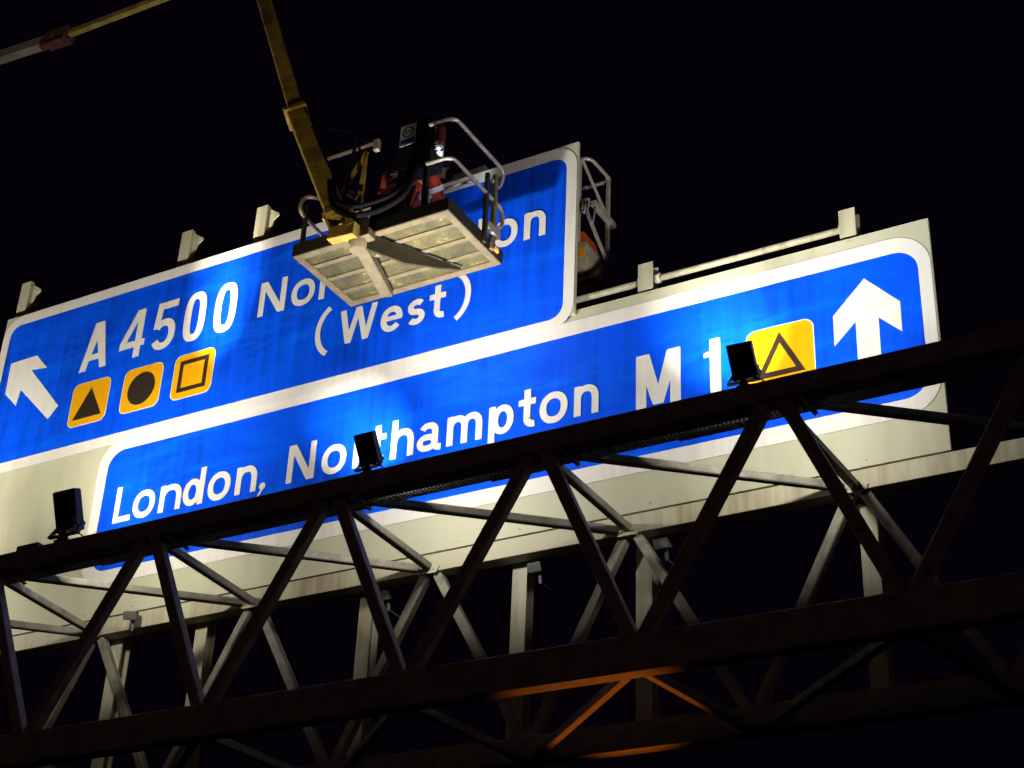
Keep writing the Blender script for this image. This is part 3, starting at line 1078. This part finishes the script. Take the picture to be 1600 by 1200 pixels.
    def add3(p, rad_, prev=None):
        v3.append((tuple(p), rad_))
        if prev is not None:
            e3.append((prev, len(v3) - 1))
        return len(v3) - 1
    a = add3(J['pelvis'], (0.155, 0.112))
    b3 = MB()
    for s in ('l', 'r'):
        q = add3(J['hip_' + s], 0.105, a)
        q = add3(J['hip_' + s].lerp(J['kn_' + s], 0.6), 0.088, q)
        q = add3(J['kn_' + s], 0.078, q)
        q = add3(J['kn_' + s].lerp(J['an_' + s], 0.55), 0.07, q)
        add3(J['an_' + s], 0.062, q)
    tr = skin_mesh("trousers", v3, e3, trouser_m, r)
    b = MB()
    for s in ('l', 'r'):
        hoop(J['kn_' + s].lerp(J['an_' + s], 0.30), J['an_' + s] - J['kn_' + s], 0.080, 0.080, 0.05, V((1, 0, 0.1)))
        hoop(J['kn_' + s].lerp(J['an_' + s], 0.62), J['an_' + s] - J['kn_' + s], 0.074, 0.074, 0.05, V((1, 0, 0.1)))
    b.build("reflective_tape", M_YELLOW, tr)
    for s in ('l', 'r'):
        p = J['an_' + s]
        skin_mesh("boot", [(tuple(p + V((0, 0, 0.05))), 0.05), (tuple(p + V((0, -0.02, -0.03))), (0.05, 0.045)), (tuple(p + V((0, 0.08, -0.045))), (0.048, 0.036)), (tuple(p + V((0, 0.16, -0.052))), (0.042, 0.028))], [(0, 1), (1, 2), (2, 3)], M_BOOT, r)
    return r


# ------------------------------------------------------------------ the front boom lift and its basket
lift = empty("boom_lift", "yellow boom lift with a mesh floored basket raised in front of the upper sign", "boom lift", (-7.4, 10.27, 10.0))
LB = Matrix.Translation(-V((-7.4, 10.27, 10.0)))


def lpart(b, name, m, parent=None, mats=None):
    o = b.build(name, m, None, mats)
    o.parent = parent or lift
    if parent is None:
        o.matrix_parent_inverse = LB
    return o


X0, X1, Y0, YY1, ZF = -8.215, -6.56, 9.80, 10.735, 10.0
# floor frame with three long bars
b = MB()
fw_ = 0.07
b.box(X0, X1, Y0, Y0 + fw_, ZF, ZF + 0.026)
b.box(X0, X1, YY1 - fw_, YY1, ZF, ZF + 0.026)
b.box(X0, X0 + fw_, Y0 + fw_, YY1 - fw_, ZF, ZF + 0.026)
b.box(X1 - fw_, X1, Y0 + fw_, YY1 - fw_, ZF, ZF + 0.026)
for q in (0.25, 0.5, 0.75):
    yc = Y0 + (YY1 - Y0) * q
    b.box(X0 + fw_, X1 - fw_, yc - 0.024, yc + 0.024, ZF + 0.008, ZF + 0.026)
floor_frame = lpart(b, "floor_frame", M_FLOORF)
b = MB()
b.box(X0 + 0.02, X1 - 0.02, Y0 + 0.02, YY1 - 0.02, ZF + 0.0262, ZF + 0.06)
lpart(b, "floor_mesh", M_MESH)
# dark toe boards all round
for (xa, xb, ya, yb) in ((X0 - 0.008, X1 + 0.008, Y0 - 0.008, Y0 - 0.001), (X0 - 0.008, X1 + 0.008, YY1 + 0.001, YY1 + 0.008), (X0 - 0.008, X0 - 0.001, Y0, YY1), (X1 + 0.001, X1 + 0.008, Y0, YY1)):
    lpart(MB().box(xa, xb, ya, yb, ZF + 0.004, ZF + 0.135), "toe_board", M_OLIVE)
b = MB().box(X1 + 0.009, X1 + 0.03, YY1 - 0.17, YY1 - 0.10, ZF + 0.05, ZF + 0.09, bev=0.006)
lpart(b, "marker_lamp", M_AMBER)
# guard rails: right end hoops, near side, left end hoops, far side
RR = 0.019
zt, zm = 11.0, 10.56
xr, xl, yn, yf = X1 + 0.02, X0 - 0.02, Y0 - 0.03, YY1 - 0.05
lpart(MB().tube([(-6.80, yn, zt), (xr, yn, zt), (xr, yf, zt), (xr - 0.05, yf - 0.01, zt - 0.20), (xr - 0.0, yf - 0.22, zt - 0.24)], RR, 10, bend=0.10), "guard_rail", M_RAIL)
lpart(MB().tube([(-6.80, yn, zm), (xr, yn, zm), (xr, yf, zm), (xr, yf, zm - 0.22), (xr, yf - 0.26, zm - 0.30)], RR, 10, bend=0.10), "guard_rail", M_RAIL)
lpart(MB().tube([(-7.92, yn, zt), (-7.36, yn, zt)], RR, 10), "guard_rail", M_RAIL)
lpart(MB().tube([(-7.92, yf, zt + 0.02), (-6.9, yf, zt + 0.02)], RR, 10), "guard_rail", M_RAIL)
lpart(MB().tube([(-8.10, yn + 0.18, zm + 0.16), (xl, yn + 0.10, zm + 0.18), (xl, yn + 0.05, zm - 0.02), (xl, yf, zm - 0.1), (xl, yf, ZF + 0.2)], RR, 10, bend=0.10), "guard_rail", M_RAIL)
for x, y, zz in ((xl, yn + 0.16, zm + 0.1), (xr, yf - 0.30, zt - 0.22)):
    lpart(MB().bar((x, y, ZF + 0.02), (x, y, zz), 0.042, 0.042, up=(0, 1, 0), ch=0.008), "rail_post", M_OLIVE)
lpart(MB().bar((xr + 0.005, yf - 0.17, ZF + 0.02), (xr + 0.005, yf - 0.17, zt - 0.16), 0.05, 0.05, up=(0, 1, 0), ch=0.008), "rail_post", M_FLOORF)
lpart(MB().box(xr + 0.0, xr + 0.05, yf - 0.30, yf - 0.10, ZF + 0.16, ZF + 0.24, bev=0.006), "latch_plate", M_RAIL)
lpart(MB().box(-7.40, -7.345, yn - 0.02, yn + 0.03, zt - 0.09, zt + 0.03, bev=0.006), "rail_bracket", M_RAIL)
# yellow triangular console frame
b = MB()
A_, B_, C_ = (-7.50, 9.80, 10.95), (-7.72, 9.80, 10.60), (-7.54, 9.80, 10.44)
b.bar(A_, B_, 0.045, 0.03, up=(0, 1, 0))
b.bar(B_, C_, 0.05, 0.05, up=(0, 1, 0))
b.bar(C_, A_, 0.03, 0.03, up=(0, 1, 0))
b.bar((-7.50, 9.80, 10.95), (-7.50, 9.80, 10.1), 0.03, 0.03, up=(0, 1, 0))
lpart(b, "console_frame", M_BOOM)
# control console, tool boxes and hose, almost black against the sky
b = MB()
b.box(-7.16, -6.79, 9.81, 10.02, 10.62, 11.12, bev=0.02)
b.box(-7.10, -6.86, 9.86, 10.00, 11.12, 11.20, bev=0.015)
for q in range(4):
    b.tube([(-7.08 + q * 0.06, 9.92, 11.19), (-7.08 + q * 0.06, 9.91, 11.25)], 0.012, 8)
con = lpart(b, "control_console", M_DARK)
b = MB()
b.bar((-6.84, 9.84, ZF + 0.06), (-6.84, 9.84, 10.70), 0.05, 0.05, up=(0, 1, 0))
b.bar((-7.12, 9.84, ZF + 0.06), (-7.12, 9.84, 10.70), 0.05, 0.05, up=(0, 1, 0))
lpart(b, "console_legs", M_DARK)
b = MB()
b.box(-7.46, -7.18, 9.88, 10.12, ZF + 0.061, 10.44, bev=0.02)
b.box(-7.42, -7.22, 9.94, 10.06, 10.44, 10.48, bev=0.01)
lpart(b, "tool_chest", M_DARK)
b = MB()
b.tube([(-7.78, 9.66, 10.62), (-7.70, 9.62, 10.28), (-7.48, 9.62, 10.10), (-7.18, 9.66, 10.10), (-6.96, 9.72, 10.24), (-6.92, 9.80, 10.66)], 0.027, 8, bend=0.16)
b.tube([(-7.74, 9.66, 10.66), (-7.66, 9.60, 10.32), (-7.44, 9.58, 10.16), (-7.14, 9.62, 10.18), (-6.99, 9.70, 10.30), (-6.98, 9.80, 10.66)], 0.02, 8, bend=0.16)
lpart(b, "hose", M_CABLE)
# white plate with a blue round badge and a blue band, facing the camera side
b = MB().box(-7.118, -6.948, 9.772, 9.776, 10.855, 11.085)
pl = lpart(b, "notice_plate", M_PLATEW)
b = MB()
n_ = 28
for ro_, ri_ in ((0.062, 0.045),):
    o_ = [b.bm.verts.new((-7.033 + ro_ * math.cos(2 * math.pi * k / n_), 9.7705, 11.005 + ro_ * math.sin(2 * math.pi * k / n_))) for k in range(n_)]
    i_ = [b.bm.verts.new((-7.033 + ri_ * math.cos(2 * math.pi * k / n_), 9.7705, 11.005 + ri_ * math.sin(2 * math.pi * k / n_))) for k in range(n_)]
    for k in range(n_):
        b.bm.faces.new((o_[k], o_[(k + 1) % n_], i_[(k + 1) % n_], i_[k]))
b.bar((-7.065, 9.770, 11.03), (-7.048, 9.770, 10.985), 0.011, 0.001, up=(0, 1, 0))
b.bar((-7.048, 9.770, 10.985), (-7.033, 9.770, 11.02), 0.011, 0.001, up=(0, 1, 0))
b.bar((-7.033, 9.770, 11.02), (-7.018, 9.770, 10.985), 0.011, 0.001, up=(0, 1, 0))
b.bar((-7.018, 9.770, 10.985), (-7.001, 9.770, 11.03), 0.011, 0.001, up=(0, 1, 0))
b.face([(-7.108, 9.7705, 10.875), (-6.958, 9.7705, 10.875), (-6.958, 9.7705, 10.928), (-7.108, 9.7705, 10.928)])
e_ = lpart(b, "badge", M_PLATEB, pl)
# support arms under the floor
PV = V((-7.42, 9.76, 9.90))
b = MB()
b.prism([(0.0, 9.985), (0.0, 9.83), (0.45, 9.82), (0.80, 9.90), (1.02, 9.965), (1.02, 9.985)], 'y', -0.014, 0.014)
d_ = V((-6.90, 10.64, 0)) - V((-7.42, 9.72, 0))
Mx = Matrix.Translation((-7.42, 9.72, 0)) @ Matrix.Rotation(math.atan2(d_.y, d_.x), 4, 'Z')
bmesh.ops.transform(b.bm, matrix=Mx, verts=b.bm.verts[:])
lpart(b, "support_arm", M_OLIVE)
b = MB().bar((-7.46, 9.80, 9.915), (-7.735, 10.64, 9.955), 0.115, 0.12, w1=0.115, h1=0.07)
lpart(b, "support_arm", M_FLOORF)
b = MB()
b.tube([(-7.44, 9.74, 9.80), (-7.44, 9.74, 10.14)], 0.075, 16)
b.box(-7.62, -7.30, 9.68, 9.793, 9.90, 9.99, bev=0.012)
b.tube([(-7.40, 9.92, 9.90), (-7.40, 10.05, 9.955)], 0.05, 12)
lpart(b, "rotator", M_FLOORF)
# yellow fork between the jib and the rotator
b = MB()
for q in (-0.10, 0.10):
    b.bar((-7.70 + q, 9.70, 10.26), (-7.58 + q, 9.70, 10.02), 0.03, 0.13, up=(0, 1, 0))
    b.bar((-7.58 + q, 9.70, 10.04), (-7.50 + q * 0.8, 9.72, 9.93), 0.03, 0.12, up=(0, 1, 0))
b.bar((-7.68, 9.64, 9.97), (-7.40, 9.64, 9.95), 0.10, 0.13)
b.bar((-7.80, 9.66, 10.20), (-7.55, 9.66, 10.19), 0.05, 0.03)
b.tube([(-7.82, 9.70, 10.24), (-7.52, 9.70, 10.24)], 0.03, 10)
b.tube([(-7.45, 9.62, 10.02), (-7.45, 9.58, 10.02)], 0.035, 10)
lpart(b, "fork", M_BOOM)
# telescopic jib climbing back over the sign
J0, J1, J2 = V((-7.689, 9.72, 10.22)), V((-8.551, 10.0, 11.894)), V((-10.11, 10.6, 15.33))
bx = (J1 - J0).normalized()
nrm_ = V((0.20, -0.85, 0.45))
b = MB().bar(J0, J1, 0.185, 0.20, up=nrm_, ch=0.012)
b.bar(J1 - bx * 0.02, J1 + bx * 0.03, 0.235, 0.25, up=nrm_, ch=0.008)
b.bar(J0 - bx * 0.02, J0 + bx * 0.05, 0.205, 0.22, up=nrm_, ch=0.008)
lpart(b, "jib_sleeve", M_BOOM)
b = MB().bar(J1 - bx * 0.1, J2, 0.150, 0.17, up=nrm_, ch=0.012, w1=0.155, h1=0.17)
lpart(b, "jib", M_BOOM)
b = MB().tube([J1 + V((0.10, 0.06, 0.3)), J1 + V((0.13, 0.06, -0.1)), J0 + V((0.14, -0.02, 0.9)), J0 + V((0.10, -0.05, 0.3)), J0 + V((0.10, -0.08, 0.05))], 0.018, 8, bend=0.15)
lpart(b, "hydraulic_hose", M_CABLE)
J3 = J2 + (J2 - J1).normalized() * 0.9
b = MB().bar(J2 - bx * 0.05, J3, 0.26, 0.30, up=nrm_)
lpart(b, "knuckle", M_BOOM)
lpart(MB().bar(J3, (-12.5, -7.0, 1.9), 0.26, 0.32, ch=0.02), "lower_boom", M_BOOM)
b = MB().box(-13.4, -11.6, -9.4, -5.6, 0.75, 1.9, bev=0.08)
b.box(-13.2, -11.8, -10.1, -5.1, 0.45, 0.74, bev=0.04)
lpart(b, "chassis", M_BOOM)
for x in (-13.55, -11.45):
    for y in (-9.2, -6.1):
        lpart(MB().tube([(x - 0.15, y, 0.46), (x + 0.15, y, 0.46)], 0.455, 24), "wheel", M_RUBBER)

# worker crouching in the front basket
person("worker crouching in the front basket behind the black console in orange work clothes", (-7.36, 10.25, ZF + 0.147), 20,
       dict(pelvis=(0, -0.14, 0.40), chest=(0.03, 0.04, 0.76), neck=(0.04, 0.10, 0.93), head=(0.05, 0.15, 1.06),
            sh_l=(-0.17, 0.05, 0.84), el_l=(-0.25, 0.22, 0.66), wr_l=(-0.12, 0.40, 0.74), sh_r=(0.22, 0.05, 0.84), el_r=(0.29, 0.22, 0.66), wr_r=(0.14, 0.42, 0.74),
            hip_l=(-0.10, -0.12, 0.38), kn_l=(-0.17, 0.26, 0.42), an_l=(-0.15, -0.02, 0.0), hip_r=(0.10, -0.12, 0.38), kn_r=(0.17, 0.20, 0.30), an_r=(0.15, -0.10, 0.0)),
       M_ORANGE, M_ORANGE, M_DARK)

# red hand lamp hung on the near top rail
hl = empty("hand_lamp", "dark red hand lamp with a small lit tip hanging from the front basket rail", "hand lamp", (-6.70, 9.80, 10.98))
b = MB().tube([(0, 0, -0.03), (0, 0, -0.06), (0.0, 0, -0.20), (0, 0, -0.24)], 0.052, 14)
b.tube([(-0.03, 0, -0.03), (-0.02, 0, 0.02), (0.02, 0, 0.02), (0.03, 0, -0.03)], 0.008, 6, bend=0.02)
b.build("casing", M_REDHAT, hl)
MB().tube([(0, -0.005, -0.241), (0, -0.005, -0.262)], 0.045, 14).build("collar", M_GALV, hl)
MB().sphere((0.0, -0.01, -0.268), 0.022, 0.022, 0.012, 12, 8).build("bulb", emis("hand_lamp_glow", (0.75, 0.78, 1.0), 1.2), hl)

ld = bpy.data.lights.new("hand_lamp_beam", 'SPOT')  # beam added at the hand lamp to light the worker behind the sign
ld.energy = 70
ld.color = (0.85, 0.92, 1.0)
ld.spot_size = rad(42)
ld.spot_blend = 0.4
ld.shadow_soft_size = 0.02
lo = bpy.data.objects.new("hand_lamp_beam", ld)
COL.objects.link(lo)
lo.parent = hl
p = V((-0.05, 0.09, -0.22))
d = V((-8.10, 11.9, 12.25)) - (V((-6.70, 9.80, 10.98)) + p)
lo.matrix_local = Matrix.Translation(p) @ d.to_track_quat('-Z', 'Y').to_matrix().to_4x4()

# ------------------------------------------------------------------ second basket, behind the sign
lift2 = empty("access_basket", "second work basket with cream bucket shell and grey rails, half hidden behind the upper sign", "work basket", (-7.26, 12.03, 10.49))
L2 = Matrix.Translation(-V((-7.4, 12.3, 10.9)))


def qpart(b, name, m):
    o = b.build(name, m)
    o.parent = lift2
    o.matrix_parent_inverse = L2
    return o


bx0, bx1, by0, by1, bz = -8.75, -6.36, 12.0, 12.42, 10.92
b = MB().box(bx0, bx1, by0, by1, bz, bz + 0.30, bev=0.07)
qpart(b, "bucket_shell", M_TUB)
b = MB().tube([(bx0, by0 + 0.03, 12.22), (bx1, by0 + 0.03, 12.22), (bx1 + 0.05, by1, 12.17), (bx0, by1, 12.19)], 0.02, 10, bend=0.10)
qpart(b, "guard_rail", M_RAIL)
b = MB().box(bx0, bx1 + 0.02, by0 + 0.005, by0 + 0.035, 11.60, 11.70, bev=0.006)
b.tube([(bx1 - 0.18, by0 + 0.001, 11.64), (bx1 - 0.18, by0 + 0.012, 11.64)], 0.018, 8)
qpart(b, "mid_rail", M_RAIL)
b = MB().box(bx1 + 0.03, bx1 + 0.09, by0 + 0.02, by1 + 0.05, 11.60, 11.66, bev=0.006)
qpart(b, "mid_rail", M_RAIL)
qpart(MB().bar((-7.86, by0 + 0.3, bz + 0.28), (-7.86, by0 + 0.3, 12.269), 0.04, 0.04, up=(0, 1, 0)), "rail_post", M_RAIL)
for x, y in ((bx1 - 0.10, by0 + 0.02), (bx1 + 0.03, by1 - 0.02), (bx0, by0 + 0.02), (bx0, by1 - 0.02)):
    qpart(MB().bar((x, y, bz + 0.28), (x, y, 12.2), 0.04, 0.04, up=(0, 1, 0)), "rail_post", M_RAIL)
b = MB().bar((bx1 - 0.07, by0 + 0.02, 12.2), (bx1 + 0.05, by1, 11.62), 0.03, 0.03, up=(0, 1, 0))
b.bar((bx1 - 0.03, by0 + 0.02, 11.6), (bx1 + 0.07, by0 + 0.3, 11.12), 0.035, 0.035, up=(0, 1, 0))
qpart(b, "rail_brace", M_RAIL)
b = MB().tube([(bx1 + 0.01, by0 + 0.0, 11.64), (bx1 + 0.02, by0 - 0.01, 11.42), (bx1 + 0.06, by0 + 0.02, 11.36), (bx1 + 0.07, by0 + 0.05, 11.62)], 0.010, 8, bend=0.08)
b.tube([(bx1 - 0.04, by0 - 0.01, 11.66), (bx1 - 0.04, by0 - 0.02, 11.52), (bx1 - 0.01, by0 - 0.02, 11.50), (bx1 - 0.01, by0 - 0.01, 11.65)], 0.010, 8, bend=0.05)
qpart(b, "lanyard_loop", M_RAIL)
b = MB().box(bx1 - 0.08, bx1 - 0.02, by0 - 0.004, by0 + 0.02, 11.02, 11.12, bev=0.004)
qpart(b, "side_reflector", M_YELLOW)
# warning cone or kit box standing on the shell
wb = MB().prism([(-6.76, 10.815), (-6.26, 10.815), (-6.30, 10.97), (-6.72, 10.97)], 'y', 11.83, 12.10)
wo = wb.build("kit_box", mat("orange_plastic", (0.55, 0.09, 0.01), 0.5, var=0.2))
tag(wo, "orange box with a small amber light in the second basket by the sign edge", "box")
yb = MB().prism([(-6.62, 10.822), (-6.29, 10.822), (-6.46, 10.955)], 'y', 11.818, 11.828)
ybo = yb.build("amber_light", emis("amber_light_glass", (1.0, 0.62, 0.03), 0.85), wo)
pb = MB().box(-7.94, -7.52, 11.88, 12.2, 11.85, 12.24, bev=0.02)
pb = pb.build("tool_case", M_TUB)
tag(pb, "beige case above the top edge of the upper sign beside a worker", "case")
qpart(MB().box(-8.12, -7.62, 12.13, 12.5, 12.27, 12.318), "tool_shelf", M_TUB)
person("worker behind the upper sign in an orange jacket with silver reflective strips", (-8.12, 11.98, 10.70), 200,
       dict(pelvis=(0, -0.02, 0.95), chest=(0, 0.05, 1.33), neck=(0, 0.08, 1.54), head=(0, 0.13, 1.68),
            sh_l=(-0.19, 0.05, 1.45), el_l=(-0.27, 0.16, 1.18), wr_l=(-0.16, 0.36, 1.24), sh_r=(0.19, 0.05, 1.45), el_r=(0.27, 0.16, 1.18), wr_r=(0.16, 0.36, 1.24),
            hip_l=(-0.10, 0, 0.91), kn_l=(-0.11, 0.05, 0.49), an_l=(-0.11, 0, 0.07), hip_r=(0.10, 0, 0.91), kn_r=(0.11, 0.05, 0.49), an_r=(0.11, 0, 0.07)),
       M_ORANGE, M_NAVY, M_BLUEHAT)

# ------------------------------------------------------------------ pale telescopic boom across the top left corner
arm = empty("telescopic_boom", "pale thin telescopic boom with a rusty collar crossing the top left corner", "boom", (-15.3, 12.5, 17.6))
LA = Matrix.Translation(-V((-15.3, 12.5, 17.6)))


def apart(b, name, m):
    o = b.build(name, m)
    o.parent = arm
    o.matrix_parent_inverse = LA
    return o


apart(MB().bar((-20.5, 12.5, 18.02), (-15.40, 12.5, 17.60), 0.14, 0.165, ch=0.01), "outer_section", M_PALE)
apart(MB().bar((-15.35, 12.5, 17.60), (-12.6, 12.5, 17.52), 0.085, 0.10, ch=0.008), "inner_section", M_OCHRE)
b = MB().bar((-15.55, 12.5, 17.61), (-15.13, 12.5, 17.575), 0.20, 0.24, ch=0.02)
b.bar((-15.62, 12.46, 17.50), (-15.18, 12.46, 17.48), 0.12, 0.10, ch=0.02)
b.tube([(-15.42, 12.385, 17.62), (-15.42, 12.40, 17.62)], 0.06, 12)
apart(b, "collar", M_RUST)
apart(MB().tube([(-13.15, 12.44, 17.56), (-13.15, 12.43, 17.56)], 0.03, 8), "bolt", M_GALV)
apart(MB().bar((-20.4, 12.5, 18.0), (-20.4, 12.5, 0.0), 0.3, 0.3, up=(0, 1, 0)), "mast", M_PALE)

# ------------------------------------------------------------------ assumed lamps, added unseen below the frame to light the basket and lower truss
def assumed_pole_lamp(name, label, cat, x, y, h, beam, watts, color, target, cone, dome_m):
    r = empty(name, label, cat, (x, y, 0))
    MB().tube([(0, 0, 0.03), (0, 0, h)], 0.03, 10).build("pole", M_GALV, r)
    MB().tube([(0, 0, 0.0), (0, 0, 0.03)], 0.25, 20).build("base_plate", M_GALV, r)
    d = (V(target) - V((x, y, h + 0.1))).normalized()
    b = MB().tube([V((0, 0, h)), V((0, 0, h + 0.03))], 0.07, 16)
    b.tube([V((0, 0, h + 0.08)) - d * 0.05, V((0, 0, h + 0.1)) + d * 0.08], 0.05, 16, r1=0.085)
    hd = b.build("lamp_head", M_LAMP, r)
    MB().tube([V((0, 0, h + 0.1)) + d * 0.081, V((0, 0, h + 0.1)) + d * 0.086], 0.08, 16).build("lens", dome_m, hd)
    ld = bpy.data.lights.new(beam, 'SPOT')
    ld.energy = watts
    ld.color = color
    ld.spot_size = rad(cone)
    ld.spot_blend = 0.6
    ld.shadow_soft_size = 0.05
    lo = bpy.data.objects.new(beam, ld)
    COL.objects.link(lo)
    lo.parent = r
    lo.matrix_local = Matrix.Translation(V((0, 0, h + 0.1)) + d * 0.15) @ d.to_track_quat('-Z', 'Y').to_matrix().to_4x4()
    return r


assumed_pole_lamp("assumed_amber_beacon", "assumed amber warning beacon on a short pole behind the gantry, added to light the lower truss orange", "beacon", -6.8, 14.2, 2.4,  # assumed beacon, added out of view to tint the lower truss orange
          "assumed_beacon_beam", 420, (1.0, 0.22, 0.02), (-5.35, 10.55, 5.5), 19, emis("assumed_beacon_glass", (1.0, 0.28, 0.02), 4.0))
assumed_pole_lamp("assumed_work_lamp", "assumed work lamp on a tall pole on the road, added to light the boom and front basket", "work lamp", -8.2, 4.6, 2.2,  # assumed lamp, added out of view to light jib and basket from the front
          "assumed_work_beam", 1500, (1.0, 0.80, 0.50), (-8.1, 9.8, 11.9), 15, emis("assumed_work_lamp_glass", (1.0, 0.85, 0.6), 5.0))
